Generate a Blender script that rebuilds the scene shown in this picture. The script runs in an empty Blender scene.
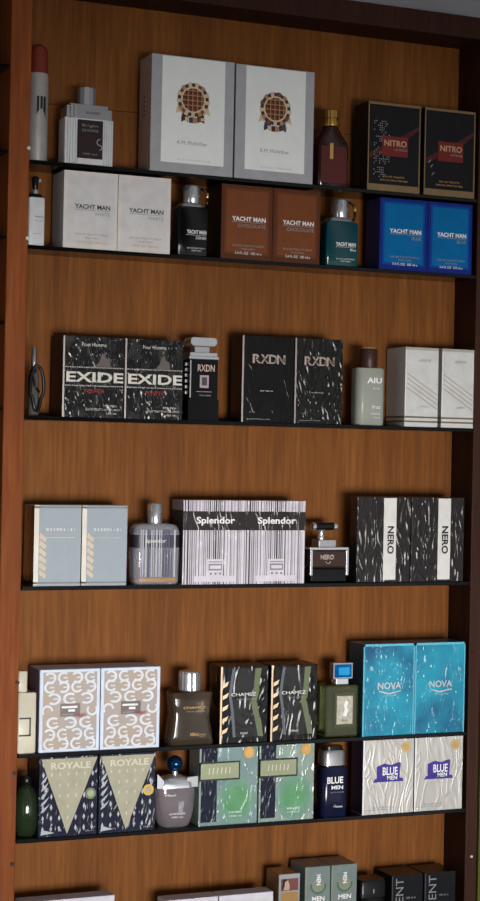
import bpy, math, random
from mathutils import Matrix, Vector
random.seed(7)
SC = bpy.context.scene
COL = SC.collection

# ------------------------------------------------------------------ camera
YAW, PITCH, ROLL = math.radians(22.6806), math.radians(0.1643), math.radians(1.1595)
CAM = Vector((0.0, -2.5, 1.5))
cd = bpy.data.cameras.new('camera')
cam = bpy.data.objects.new('camera', cd); COL.objects.link(cam)
cd.sensor_fit = 'VERTICAL'; cd.sensor_height = 24.0; cd.lens = 1700.0 / 901.0 * 24.0
cd.clip_start = 0.05; cd.clip_end = 60
cam.matrix_world = (Matrix.Translation(CAM) @ Matrix.Rotation(-YAW, 4, 'Z')
                    @ Matrix.Rotation(math.pi / 2 + PITCH, 4, 'X') @ Matrix.Rotation(ROLL, 4, 'Z'))
SC.camera = cam

# ------------------------------------------------------------------ world, lights, exposure
W = bpy.data.worlds.new('world'); SC.world = W; W.use_nodes = True
bg = W.node_tree.nodes['Background']
# dim surround with bright noise bands by azimuth, added to streak reflections in chrome
_n = W.node_tree.nodes; _l = W.node_tree.links
_tc = _n.new('ShaderNodeTexCoord'); _sx = _n.new('ShaderNodeSeparateXYZ'); _l.new(_tc.outputs['Generated'], _sx.inputs[0])
_at = _n.new('ShaderNodeMath'); _at.operation = 'ARCTAN2'; _l.new(_sx.outputs[1], _at.inputs[0]); _l.new(_sx.outputs[0], _at.inputs[1])
_no = _n.new('ShaderNodeTexNoise'); _no.noise_dimensions = '1D'; _no.inputs['Scale'].default_value = 3.2; _no.inputs['Detail'].default_value = 1.5
_l.new(_at.outputs[0], _no.inputs['W'])
_cr = _n.new('ShaderNodeValToRGB'); _cr.color_ramp.elements[0].position = 0.44; _cr.color_ramp.elements[0].color = (0.03, 0.028, 0.03, 1)
_cr.color_ramp.elements[1].position = 0.60; _cr.color_ramp.elements[1].color = (1.0, 0.98, 1.0, 1)
_l.new(_no.outputs[0], _cr.inputs[0]); _l.new(_cr.outputs[0], bg.inputs[0])
bg.inputs[1].default_value = 0.40

def area(name, loc, target, sx, sy, power, col, spread=180):
    l = bpy.data.lights.new(name, 'AREA'); l.shape = 'RECTANGLE'; l.size = sx; l.size_y = sy
    l.energy = power; l.color = col; l.spread = math.radians(spread)
    o = bpy.data.objects.new(name, l); COL.objects.link(o); o.location = loc
    o.rotation_euler = (Vector(target) - Vector(loc)).to_track_quat('-Z', 'Y').to_euler()
    return o
# daylight through the shop front behind the photographer
area('shopfront_daylight', (0.85, -4.0, 0.80), (1.04, 0, 1.12), 2.0, 0.9, 9.6, (1.0, 0.98, 0.95), 34)
# the open doorway to the right: dimmer, bluish sky light
area('doorway_skylight', (2.35, -3.3, 0.55), (1.1, 0, 1.0), 1.7, 1.0, 2.4, (0.80, 0.90, 1.0))
# sunlit wall on the left, warm
area('sunlit_wall_bounce', (-2.4, -1.9, 0.9), (1.0, 0, 1.0), 0.9, 1.4, 4.5, (1.0, 0.90, 0.78))

vs = SC.view_settings
vs.view_transform = 'Standard'; vs.look = 'None'; vs.gamma = 1.0; vs.exposure = 0.0
vs.use_curve_mapping = False
SC.display_settings.display_device = 'sRGB'

# ------------------------------------------------------------------ materials
def lin(c):
    return tuple(((x / 255) / 12.92 if x / 255 <= 0.04045 else ((x / 255 + 0.055) / 1.055) ** 2.4) for x in c) + (1.0,)

MATS = {}
def mat(name, col, rough=0.5, metal=0.0, coat=0.0, wrinkle=0.0, trans=0.0, ior=1.45, var=0.07, scale=60.0,
        col2=None, stretch=(1, 1, 1), wscale=55.0, spec=None, thresh=None, coat_rough=0.12):
    if name in MATS: return MATS[name]
    if spec is None: spec = 0.06 if (max(col) < 90 and coat > 0 and trans == 0) else 0.35
    m = bpy.data.materials.new(name); m.use_nodes = True
    nt = m.node_tree; N = nt.nodes; L = nt.links
    b = N['Principled BSDF']
    tc = N.new('ShaderNodeTexCoord'); oi = N.new('ShaderNodeObjectInfo')
    mul = N.new('ShaderNodeMath'); mul.operation = 'MULTIPLY'; mul.inputs[1].default_value = 37.0
    L.new(oi.outputs['Random'], mul.inputs[0])
    mp = N.new('ShaderNodeMapping'); mp.inputs['Scale'].default_value = stretch
    L.new(tc.outputs['Object'], mp.inputs['Vector'])
    n = N.new('ShaderNodeTexNoise'); n.noise_dimensions = '4D'
    n.inputs['Scale'].default_value = scale; n.inputs['Detail'].default_value = 4
    L.new(mp.outputs[0], n.inputs['Vector']); L.new(mul.outputs[0], n.inputs['W'])
    c = lin(col)
    ramp = N.new('ShaderNodeValToRGB')
    lo, hi = (thresh if thresh else (0.3, 0.7))
    ramp.color_ramp.elements[0].position = lo; ramp.color_ramp.elements[1].position = hi
    if col2 is None:
        ramp.color_ramp.elements[0].color = tuple(x * (1 - var) for x in c[:3]) + (1,)
        ramp.color_ramp.elements[1].color = tuple(min(1, x * (1 + var)) for x in c[:3]) + (1,)
    else:
        ramp.color_ramp.elements[0].color = c; ramp.color_ramp.elements[1].color = lin(col2)
    L.new(n.outputs[0], ramp.inputs[0]); L.new(ramp.outputs[0], b.inputs['Base Color'])
    b.inputs['Roughness'].default_value = rough; b.inputs['Metallic'].default_value = metal
    b.inputs['Coat Weight'].default_value = coat; b.inputs['Coat Roughness'].default_value = coat_rough
    b.inputs['Transmission Weight'].default_value = trans; b.inputs['IOR'].default_value = ior
    b.inputs['Specular IOR Level'].default_value = spec
    if wrinkle > 0:                       # crinkled cellophane
        mp2 = N.new('ShaderNodeMapping'); mp2.inputs['Scale'].default_value = (1.9, 1.0, 0.7)
        mp2.inputs['Rotation'].default_value = (0, 0.5, 0)
        L.new(tc.outputs['Object'], mp2.inputs['Vector'])
        w = N.new('ShaderNodeTexNoise'); w.noise_dimensions = '4D'; w.inputs['Scale'].default_value = wscale
        w.inputs['Detail'].default_value = 1.0; w.inputs['Distortion'].default_value = 1.2
        L.new(mp2.outputs[0], w.inputs['Vector']); L.new(mul.outputs[0], w.inputs['W'])
        bp = N.new('ShaderNodeBump'); bp.inputs['Strength'].default_value = wrinkle; bp.inputs['Distance'].default_value = 0.0022
        cr = N.new('ShaderNodeValToRGB'); e = cr.color_ramp.elements   # mostly taut film with separate creases
        e[0].position = 0.0; e[0].color = (0.25, 0.25, 0.25, 1); e[1].position = 1.0; e[1].color = (0.55, 0.55, 0.55, 1)
        for p_, v_ in ((0.36, 0.30), (0.42, 0.75), (0.48, 0.32), (0.54, 0.38), (0.58, 0.9), (0.63, 0.42)):
            q_ = e.new(p_); q_.color = (v_, v_, v_, 1)
        L.new(w.outputs[0], cr.inputs[0]); L.new(cr.outputs[0], bp.inputs['Height'])
        L.new(bp.outputs[0], b.inputs['Coat Normal'])
        if metal > 0.3: L.new(bp.outputs[0], b.inputs['Normal'])
    MATS[name] = m
    return m

def wood(name, c1, c2, c3, rough=0.5, spec=0.3):
    m = bpy.data.materials.new(name); m.use_nodes = True
    nt = m.node_tree; N = nt.nodes; L = nt.links; b = N['Principled BSDF']
    tc = N.new('ShaderNodeTexCoord')
    mp = N.new('ShaderNodeMapping'); mp.inputs['Scale'].default_value = (1.0, 1.0, 0.06)
    L.new(tc.outputs['Object'], mp.inputs['Vector'])
    n1 = N.new('ShaderNodeTexNoise'); n1.inputs['Scale'].default_value = 24; n1.inputs['Detail'].default_value = 5; n1.inputs['Distortion'].default_value = 0.6
    n2 = N.new('ShaderNodeTexNoise'); n2.inputs['Scale'].default_value = 190; n2.inputs['Detail'].default_value = 3
    L.new(mp.outputs[0], n1.inputs['Vector']); L.new(mp.outputs[0], n2.inputs['Vector'])
    add = N.new('ShaderNodeMath'); add.operation = 'MULTIPLY_ADD'; add.inputs[1].default_value = 0.55
    L.new(n2.outputs[0], add.inputs[0])
    s = N.new('ShaderNodeMath'); s.operation = 'MULTIPLY'; s.inputs[1].default_value = 0.5
    L.new(n1.outputs[0], s.inputs[0]); L.new(s.outputs[0], add.inputs[2])
    r = N.new('ShaderNodeValToRGB'); e = r.color_ramp.elements
    e[0].position = 0.36; e[0].color = lin(c1); e[1].position = 0.72; e[1].color = lin(c3)
    x = e.new(0.53); x.color = lin(c2)
    L.new(add.outputs[0], r.inputs[0]); L.new(r.outputs[0], b.inputs['Base Color'])
    b.inputs['Roughness'].default_value = rough; b.inputs['Specular IOR Level'].default_value = spec
    bp = N.new('ShaderNodeBump'); bp.inputs['Strength'].default_value = 0.15; bp.inputs['Distance'].default_value = 0.001
    L.new(n2.outputs[0], bp.inputs['Height']); L.new(bp.outputs[0], b.inputs['Normal'])
    MATS[name] = m
    return m

WOOD_BACK = wood('oak_veneer', (100, 58, 21), (117, 69, 26), (136, 84, 36), 0.6, 0.15)
WOOD_POST = wood('stained_oak_upright', (112, 56, 22), (130, 68, 29), (150, 84, 40), 0.6, 0.15)
WOOD_DARK = wood('dark_stained_wood', (44, 24, 17), (54, 29, 20), (66, 37, 25), 0.6, 0.15)
SMOKED = mat('smoked_glass', (9, 9, 10), 0.1, trans=0.0, var=0.1, spec=0.35)
CHROME = mat('chrome', (222, 224, 228), 0.2, metal=0.85, var=0.02)
STEEL = mat('brushed_silver', (168, 168, 171), 0.3, metal=0.85, var=0.05, stretch=(8, 1, 0.4))
GOLD = mat('gold', (205, 160, 85), 0.28, metal=1.0)
GOLDP = mat('gold_print', (196, 158, 96), 0.4, metal=0.4)
BLACKP = mat('black_plastic', (18, 18, 19), 0.25)
BLACKG = mat('black_glass', (9, 9, 11), 0.06, coat=0.6)
WHITEP = mat('white_print', (232, 232, 232), 0.45)
GREYP = mat('grey_print', (140, 140, 142), 0.45)
DGREYP = mat('dark_grey_print', (62, 62, 66), 0.45)
INK = mat('black_ink', (22, 22, 24), 0.45)
REDP = mat('red_print', (150, 30, 36), 0.45)

# ------------------------------------------------------------------ mesh builder
_font = {}
def glyphs(s, bold):
    k = (s, bold)
    if k in _font: return _font[k]
    c = bpy.data.curves.new('type', 'FONT'); c.body = s; c.resolution_u = 3; c.offset = 0.026 if bold else 0.0
    o = bpy.data.objects.new('type', c); COL.objects.link(o)
    dg = bpy.context.evaluated_depsgraph_get()
    me = bpy.data.meshes.new_from_object(o.evaluated_get(dg))
    vs_ = [(v.co.x, v.co.y) for v in me.vertices]; fs = [tuple(p.vertices) for p in me.polygons]
    bpy.data.objects.remove(o); bpy.data.curves.remove(c); bpy.data.meshes.remove(me)
    x0 = min(v[0] for v in vs_); x1 = max(v[0] for v in vs_); y0 = min(v[1] for v in vs_); y1 = max(v[1] for v in vs_)
    _font[k] = (vs_, fs, x0, x1, y0, y1)
    return _font[k]

def rrect(w, d, r, n=5):
    """rounded rectangle ring in the ground plane"""
    r = min(r, w / 2 - 1e-5, d / 2 - 1e-5); pts = []
    for cx, cy, a0 in ((w/2-r, -d/2+r, -90), (w/2-r, d/2-r, 0), (-w/2+r, d/2-r, 90), (-w/2+r, -d/2+r, 180)):
        for i in range(n + 1):
            a = math.radians(a0 + 90 * i / n); pts.append((cx + r * math.cos(a), cy + r * math.sin(a)))
    return pts

class MB:
    def __init__(s): s.v = []; s.f = []; s.mi = []; s.sm = []; s.mats = []
    def add(s, vs_, fs, m, smooth=False):
        if m not in s.mats: s.mats.append(m)
        k = s.mats.index(m); o = len(s.v)
        s.v += [tuple(v) for v in vs_]
        for f in fs: s.f.append(tuple(i + o for i in f)); s.mi.append(k); s.sm.append(smooth)
    def box(s, x0, x1, y0, y1, z0, z1, m):
        s.add([(x0,y0,z0),(x1,y0,z0),(x1,y1,z0),(x0,y1,z0),(x0,y0,z1),(x1,y0,z1),(x1,y1,z1),(x0,y1,z1)],
              [(0,3,2,1),(4,5,6,7),(0,1,5,4),(1,2,6,5),(2,3,7,6),(3,0,4,7)], m)
    def quad(s, x0, x1, z0, z1, y, m):                 # print on a front face
        s.add([(x0,y,z0),(x1,y,z0),(x1,y,z1),(x0,y,z1)], [(0,1,2,3)], m)
    def poly(s, pts, y, m):
        s.add([(x,y,z) for x,z in pts], [tuple(range(len(pts)))], m)
    def loft(s, rings, m, smooth=True, cap=True):      # rings: (list of xy, z)
        n = len(rings[0][0]); vs_ = []; fs = []
        for pts, z in rings: vs_ += [(x, y, z) for x, y in pts]
        for k in range(len(rings) - 1):
            for i in range(n):
                j = (i + 1) % n; fs.append((k*n+i, k*n+j, (k+1)*n+j, (k+1)*n+i))
        s.add(vs_, fs, m, smooth)
        if cap:
            s.add([(x, y, rings[0][1]) for x, y in rings[0][0]], [tuple(range(n-1, -1, -1))], m)
            s.add([(x, y, rings[-1][1]) for x, y in rings[-1][0]], [tuple(range(n))], m)
    def rloft(s, secs, m, ox=0, oy=0, n=5, smooth=True):  # secs: (w, d, r, z)
        s.loft([([(x+ox, y+oy) for x, y in rrect(w, d, r, n)], z) for w, d, r, z in secs], m, smooth)
    def lathe(s, prof, m, ox=0, oy=0, seg=28, sy=1.0, flute=0.0):
        rings = []
        for r, z in prof:
            rings.append(([(ox + r * (1 + (flute if i % 2 else 0)) * math.cos(2*math.pi*i/seg), oy + sy * r * (1 + (flute if i % 2 else 0)) * math.sin(2*math.pi*i/seg)) for i in range(seg)], z))
        s.loft(rings, m, flute == 0.0)
    def prism(s, pts, y0, y1, m):                      # outline in x,z extruded in y
        n = len(pts)
        vs_ = [(x, y0, z) for x, z in pts] + [(x, y1, z) for x, z in pts]
        fs = [tuple(range(n)), tuple(range(2*n-1, n-1, -1))] + [(i, i+n, (i+1) % n + n, (i+1) % n) for i in range(n)]
        s.add(vs_, fs, m)
    def tube(s, path, r, m, seg=8, closed=False):
        P = [Vector(p) for p in path]; n = len(P); vs_ = []; fs = []
        for i, p in enumerate(P):
            a = P[(i-1) % n] if closed or i > 0 else P[i]; b = P[(i+1) % n] if closed or i < n-1 else P[i]
            t = (b - a).normalized(); u = t.cross(Vector((0.13, 1, 0.07))).normalized(); w = t.cross(u)
            for k in range(seg):
                an = 2*math.pi*k/seg; q = p + r*(math.cos(an)*u + math.sin(an)*w); vs_.append(tuple(q))
        for i in range(n if closed else n-1):
            for k in range(seg):
                j = (i+1) % n; l = (k+1) % seg; fs.append((i*seg+k, i*seg+l, j*seg+l, j*seg+k))
        if not closed: fs += [tuple(range(seg)), tuple(range((n-1)*seg, n*seg))]
        s.add(vs_, fs, m, True)
    def disc(s, x, z, r, y, m, n=20, rx=None):
        s.poly([(x + (rx or r)*math.cos(-2*math.pi*i/n + math.pi), z + r*math.sin(2*math.pi*i/n)) for i in range(n)][::-1], y, m)
    def arc(s, x, z, r0, r1, a0, a1, y, m, n=12, sx=1.0):
        vs_ = []; fs = []
        for i in range(n + 1):
            a = math.radians(a0 + (a1-a0)*i/n)
            vs_ += [(x+sx*r0*math.cos(a), y, z+r0*math.sin(a)), (x+sx*r1*math.cos(a), y, z+r1*math.sin(a))]
        for i in range(n): fs.append((2*i, 2*i+1, 2*i+3, 2*i+2))
        s.add(vs_, fs, m)
    def text(s, t, x, z, y, m, w=None, h=None, rot=0, bold=False, right=None):
        vs_, fs, x0, x1, y0, y1 = glyphs(t, bold)
        if w is None: k = h/(y1-y0); kx = kz = k
        elif h is None: kx = kz = w/(x1-x0)
        else: kx = w/(x1-x0); kz = h/(y1-y0)
        if right is not None: x = right - kx*(x1-x0)/2
        ca, sa = math.cos(math.radians(rot)), math.sin(math.radians(rot)); out = []
        for a, b in vs_:
            a = (a-(x0+x1)/2)*kx; b = (b-(y0+y1)/2)*kz
            out.append((x + a*ca - b*sa, y, z + a*sa + b*ca))
        s.add(out, fs, m)
    def build(s, name, parent=None, bevel=0.0, loc=None, seg=2):
        me = bpy.data.meshes.new(name); me.from_pydata(s.v, [], s.f)
        for m in s.mats: me.materials.append(m)
        me.polygons.foreach_set('material_index', s.mi); me.polygons.foreach_set('use_smooth', s.sm)
        me.update()
        o = bpy.data.objects.new(name, me); COL.objects.link(o)
        if parent: o.parent = parent
        if loc: o.location = loc
        if bevel:
            b = o.modifiers.new('bevel', 'BEVEL'); b.width = bevel; b.segments = seg; b.limit_method = 'ANGLE'; b.angle_limit = math.radians(50)
        return o

def thing(name, label, cat, loc, group=None, rz=0.0):
    o = bpy.data.objects.new(name, None); COL.objects.link(o); o.location = loc; o.empty_display_size = 0.02
    o.rotation_euler = (0, 0, rz)
    o['label'] = label; o['category'] = cat
    if group: o['group'] = group
    return o
def tag(o, label, cat, group=None):
    o['label'] = label; o['category'] = cat
    if group: o['group'] = group
    return o
def structure(name, x0, x1, y0, y1, z0, z1, m):
    b = MB(); b.box(x0, x1, y0, y1, z0, z1, m); o = b.build(name); o['kind'] = 'structure'; return o

# ------------------------------------------------------------------ the room
PLASTER = mat('grey_plaster', (150, 150, 156), 0.8, scale=6)
OLIVE = mat('olive_paint', (74, 84, 26), 0.7, scale=8)
TILE = mat('grey_floor', (120, 112, 104), 0.4, scale=5)
structure('floor', -2.6, 3.2, -4.6, 0.20, -0.10, 0.0, TILE)
structure('wall_back', -2.6, 3.2, 0.12, 0.20, 0.0, 3.0, PLASTER)
structure('wall_right', 1.4955, 1.60, -0.004, 0.119, 0.0, 2.235, OLIVE)

# ------------------------------------------------------------------ shelving
BACK = 0.073                       # front of the back panel
ZS = [1.9416, 1.8125, 1.5536, 1.2948, 1.0408, 0.9115]     # tops of the six glass shelves
ZB = 0.68                          # base board the lowest row stands on
XL, XR = 0.690, 1.472              # inner faces of the bay
cab = thing('display_cabinet', 'tall brown wooden wall cabinet with oak back holding six smoked glass shelves', 'cabinet', ((XL+XR)/2, 0.05, 0))
def cpart(name, x0, x1, y0, y1, z0, z1, m, bevel=0.001):
    cx = (XL+XR)/2
    b = MB(); b.box(x0-cx, x1-cx, y0-0.05, y1-0.05, z0, z1, m); return b.build(name, cab, bevel)
ZT = 2.211
cpart('side_panel', 0.6575, XL, 0.0, 0.105, 0, ZT, WOOD_POST, 0.0015)
cpart('side_panel', XR, 1.4945, 0.0, 0.105, 0, ZT, WOOD_DARK, 0.0015)
cpart('side_panel', 0.262, 0.285, 0.0, 0.105, 0, ZT, WOOD_POST, 0.0015)
cpart('top_board', 0.25, 1.4945, -0.002, 0.115, ZT, ZT + 0.037, WOOD_DARK, 0.0015)
cpart('back_panel', XL, XR, BACK, 0.085, ZB, 2.0435, WOOD_BACK, 0)
cpart('back_panel', XL, XR, BACK + 0.0006, 0.085, 2.0445, ZT, WOOD_BACK, 0)
cpart('back_panel', 0.285, 0.6575, BACK, 0.085, ZB, ZT, WOOD_DARK, 0)
cpart('base_board', XL, XR, 0.001, 0.085, ZB - 0.025, ZB - 0.0006, WOOD_BACK)
cpart('base_board', 0.285, 0.6575, 0.001, 0.085, ZB - 0.025, ZB - 0.0006, WOOD_BACK)
cpart('cupboard_front', XL, XR, 0.004, 0.022, 0.08, ZB - 0.025, WOOD_POST)
cpart('cupboard_front', 0.285, 0.6575, 0.004, 0.022, 0.08, ZB - 0.025, WOOD_POST)
cpart('plinth', 0.285, XR, 0.03, 0.05, 0.0, 0.08, WOOD_DARK)
def peg(x, z, r, m, depth=0.003, lab=None):
    cx = (XL+XR)/2; b = MB()
    ring = lambda y: [(x - cx + r*math.cos(2*math.pi*i/12), y, z + r*math.sin(2*math.pi*i/12)) for i in range(12)]
    b.add(ring(-0.05-depth) + ring(-0.049), [tuple(range(12))[::-1]] + [(i, (i+1) % 12, (i+1) % 12+12, i+12) for i in range(12)], m)
    o = b.build('shelf_peg', cab)
    if lab: o['label'] = lab
PEGW = mat('white_peg', (205, 200, 200), 0.4); PEGD = mat('dark_peg', (28, 16, 14), 0.5)
for x, z in ((0.6875, 1.958), (0.688, 1.8215)): peg(x, z, 0.0028, PEGW, 0.004, 'white plastic shelf peg')
for x, z in ((0.6875, 1.150), (0.6860, 1.0125), (0.6855, 0.8755)): peg(x, z, 0.003, PEGD, 0.003, 'dark shelf peg')
peg(1.4835, 0.8295, 0.0024, PEGW, 0.002, 'white screw head')
for z in (1.4185, 1.175): peg(1.478, z, 0.002, PEGD, 0.002, 'dark shelf peg')

where = ['first', 'second', 'third', 'fourth', 'fifth', 'sixth', 'seventh', 'eighth']
under = ['under the silver boxes with plaid rosettes', 'under the white, brown and blue boxes', 'under the white block lettered boxes',
         'under the barcode striped boxes', 'under the turquoise boxes', 'under the navy boxes with beige triangles']
for i, z in enumerate(ZS):
    b = MB(); b.box(-0.3895, 0.3895, -0.0365, 0.0345, -0.0062, 0, SMOKED)
    o = b.build('glass_shelf', None, 0.0006, ((XL+XR)/2, 0.0365, z))
    tag(o, 'dark smoked glass shelf ' + under[i], 'shelf', 'glass shelves of the main bay')
for k in range(8):
    z = 2.083 - 0.1293*k
    b = MB(); b.box(-0.1845, 0.1845, -0.0365, 0.0345, -0.0045, 0, SMOKED)
    o = b.build('glass_shelf', None, 0.0006, (0.4715, 0.036, z))
    tag(o, 'dark glass shelf end left of the wooden upright, %s from the top' % where[k], 'shelf', 'glass shelves of the neighbouring bay')

# ------------------------------------------------------------------ cartons
E1 = 0.0004
class Carton:
    def __init__(s, label, x0, x1, z, h, d, body, group=None, y0=0.002, bevel=0.0008, name='perfume_box', cat='box', side=None):
        x0 += 0.0015; x1 += 0.0015; s.w = x1 - x0; s.h = h; s.d = d; s.y = -d/2
        s.root = thing(name, label, cat, ((x0+x1)/2, y0 + d/2, z), group)
        s.b = MB(); s.b.box(-s.w/2, s.w/2, -d/2, d/2, 0.0, h, body); s.bevel = bevel
        if side:
            s.b.add([(-s.w/2-E1, d/2, 0.001), (-s.w/2-E1, -d/2, 0.001), (-s.w/2-E1, -d/2, h-0.001), (-s.w/2-E1, d/2, h-0.001)], [(0,1,2,3)], side)
    def X(s, u): return (u - 0.5) * s.w
    def quad(s, u0, u1, v0, v1, m, k=1, b=None): (b or s.b).quad(s.X(u0), s.X(u1), v0*s.h, v1*s.h, s.y - k*E1, m)
    def poly(s, pts, m, k=1, b=None): (b or s.b).poly([(s.X(u), v*s.h) for u, v in pts], s.y - k*E1, m)
    def text(s, t, u, v, m, wu=None, hv=None, k=2, b=None, rot=0, bold=False, ru=None):
        (b or s.b).text(t, s.X(u), v*s.h, s.y - k*E1, m, wu*s.w if wu else None, hv*s.h if hv else None, rot, bold, s.X(ru) if ru else None)
    def sticker(s, u, v, r, m, m2):
        b = MB(); x, z, y = s.X(u), v*s.h, s.y - E1
        ring = [(x + r*math.cos(2*math.pi*i/24), z + r*math.sin(2*math.pi*i/24)) for i in range(24)]
        b.prism(ring, y - E1, y + E1*0.5, m); b.disc(x, z, r*0.6, y - 2*E1, m2)
        b.build('seal_sticker', s.root)
    def done(s, name='carton'): s.b.build(name, s.root, s.bevel); return s.root

# -- shelf 1: silver boxes with plaid rosettes
SILV_P = mat('polished_silver_card', (180, 180, 184), 0.28, metal=0.5, coat=0.2)
PALE = mat('pale_grey_card', (232, 236, 234), 0.5, coat=0.1, var=0.02)
PL1 = mat('plaid_brown', (120, 62, 36), 0.5); PL2 = mat('plaid_dark', (66, 38, 30), 0.5); PL3 = mat('plaid_tan', (176, 130, 92), 0.5)
PL4 = mat('ribbon_navy', (52, 56, 78), 0.5); PL5 = mat('ribbon_cream', (206, 186, 150), 0.5); PL6 = mat('ribbon_rust', (118, 66, 52), 0.5)
def rosette(b, x, z, y, s, blue):
    cols = [PL4, PL5, PL2, PL3, PL4, PL6] if blue else [PL2, PL5, PL4, PL3, PL6, PL5]
    for sgn in (-1, 1):                                # ribbon tails
        for k, (a, c, dz) in enumerate(((0.25, 0.85, -1.55), (0.6, 1.25, -1.0))):
            pts = [(x+sgn*s*a, z-s*0.5), (x+sgn*s*(a+0.5), z-s*0.35), (x+sgn*s*c, z+s*dz), (x+sgn*s*(c-0.28), z+s*(dz+0.14)), (x+sgn*s*(c-0.5), z+s*dz)]
            b.poly(pts if sgn < 0 else pts[::-1], y - E1*0.3*k, cols[k])
    for k in range(6):                                 # lower ruffle
        b.quad(x - s*0.85 + k*s*0.285, x - s*0.85 + (k+1)*s*0.285, z - s*1.62 + 0.1*s*abs(k-2.5), z - s*1.18, y - E1*0.6, cols[k % 6])
    n = 26
    for i in range(n):
        b.arc(x, z, s*0.86, s*(1.2 if i % 2 else 1.14), 360*i/n, 360*(i+1)/n, y - E1, cols[i % 6], 2)
    b.arc(x, z, s*0.78, s*0.9, 0, 360, y - E1*1.4, PL5, 30)
    b.disc(x, z, s*0.8, y - E1*1.2, PL1, 30)
    for q, (m, ww) in enumerate(((PL2, 0.10), (PL3, 0.05))):
        for o in (-0.5, -0.17, 0.17, 0.5):
            o2 = o + 0.12*q; c = math.sqrt(max(0, 0.62 - o2*o2))
            b.quad(x+s*(o2-ww/2), x+s*(o2+ww/2), z-s*c, z+s*c, y - E1*(1.6+q*0.4), m)
            b.quad(x-s*c, x+s*c, z+s*(o2-ww/2), z+s*(o2+ww/2), y - E1*(1.7+q*0.4), m)
for k, (x0, x1, z_, lab) in enumerate(((0.882, 1.0215, 0.183, 'large silver and pale grey box with brown plaid rosette, beside white ribbed bottle'),
                                   (1.0245, 1.162, 0.182, 'large silver and pale grey box with bluish plaid rosette, beside amber bottle'))):
    c = Carton(lab, x0, x1, ZS[0], z_, 0.056, SILV_P, 'large silver boxes with plaid rosettes', bevel=0.0015)
    p = MB(); p.box(c.X(0.125), c.X(0.885), c.y - 0.0008, c.y + 0.0002, 0.085*c.h, 0.992*c.h, PALE)
    rosette(p, c.X(0.50), 0.635*c.h, c.y - 0.0012, 0.0232, k == 1)
    p.text('K.M. McArthur', c.X(0.50), 0.262*c.h, c.y - 0.0012, GREYP, 0.050)
    p.text('EAU DE TOILETTE POUR HOMME', c.X(0.52), 0.115*c.h, c.y - 0.0012, mat('pale_grey_print', (186, 188, 190), 0.5), 0.055)
    p.build('front_panel', c.root)
    for q in range(5):                                 # tiny print down the side
        c.b.box(-c.w/2-E1, -c.w/2, c.d*0.02, c.d*0.1, 0.09+q*0.007, 0.093+q*0.007, DGREYP)
    c.done()

# -- shelf 1: black boxes with gold edges and a red plate
NIT = mat('black_card', (24, 24, 27), 0.45, coat=0.25, wrinkle=0.25); NRED = mat('dark_red_plate', (112, 30, 26), 0.45)
NGOLD = mat('dull_gold_edge', (134, 112, 80), 0.4, metal=0.5); NSW = mat('dark_red_swoosh', (66, 20, 20), 0.5)
for k, (x0, x1, lab) in enumerate(((1.261, 1.3585, 'black gold-edged box with red plate and silver speckles, beside amber bottle'),
                               (1.3665, 1.4635, 'black gold-edged box with red plate, at right end of top shelf'))):
    c = Carton(lab, x0, x1, ZS[0], 0.146, 0.052, NIT, 'black boxes with red plates', bevel=0.0012)
    c.quad(0, 1, 0.0, 0.075, NGOLD); c.quad(0, 1, 0.972, 1.0, NGOLD); c.quad(0, 0.022, 0.07, 0.98, NGOLD); c.quad(0.975, 1, 0.07, 0.98, NGOLD)
    c.poly([(0.03, 0.36), (0.3, 0.44), (0.6, 0.52), (0.97, 0.72), (0.97, 0.77), (0.6, 0.62), (0.3, 0.52), (0.03, 0.42)], NSW)
    pl = MB(); pl.box(c.X(0.27), c.X(0.76), c.y - 2.2*E1, c.y, 0.40*c.h, 0.625*c.h, NRED)
    c.text('NITRO', 0.51, 0.545, mat('tan_print', (190, 150, 122), 0.45), 0.43, 0.07, 7, pl, bold=True); c.text('INTENSE', 0, 0.475, GREYP, 0.24, 0.025, 7, pl, ru=0.74)
    pl.build('name_plate', c.root)
    c.text('EAU DE TOILETTE', 0.5, 0.165, GOLDP, 0.40, 0.018); c.text('NATURAL SPRAY FOR MEN', 0.5, 0.125, GOLDP, 0.52, 0.018)
    if k == 0:
        for i in range(9):
            for j in range(26):
                if random.random() < 0.62 - abs(i-4)*0.08 - abs(j-13)*0.012:
                    u, v = 0.12+i*0.035, 0.16+j*0.025
                    c.poly([(u-0.012, v), (u, v-0.009), (u+0.012, v), (u, v+0.009)], GREYP, 2)
    else:
        for (u, v) in ((0.1, 0.38), (0.14, 0.33), (0.17, 0.24)):
            c.poly([(u-0.03, v-0.02), (u+0.01, v), (u+0.035, v+0.03), (u, v+0.012)], GREYP, 2)
    c.done()

# -- shelf 2: three colours of the same box
def yacht(x0, x1, body, inner, ink, ink2, sub, line, label, group, d, inset=True, sidem=None):
    c = Carton(label, x0, x1, ZS[1], 0.1185, d, body, group, bevel=0.001, side=sidem)
    if inset:
        c.quad(0.06, 0.94, 0.07, 0.955, inner[0], 0.8); c.quad(0.10, 0.90, 0.10, 0.925, inner[1], 1.3); c.quad(0.14, 0.86, 0.13, 0.90, inner[2], 1.8)
    c.text('YACHT MAN', 0.53, 0.545, ink, 0.66, 0.062, 3, bold=True)
    c.quad(0.20, 0.86, 0.497, 0.503, ink2, 3)
    c.text(sub, 0, 0.455, ink2, None, 0.047, 3, ru=0.86)
    c.text('EAU DE TOILETTE SPRAY', 0.53, 0.185, ink2, 0.62, 0.026, 3); c.text('FOR MEN', 0.53, 0.14, ink2, 0.26, 0.022, 3)
    c.text('3.4 FL OZ  100 ml e', 0.53, 0.085, line, 0.52, 0.034, 3)
    return c.done()
YW = mat('white_card', (214, 207, 202), 0.5, coat=0.2); YW1 = mat('white_card_panel', (205, 203, 203), 0.5, coat=0.2)
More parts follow.
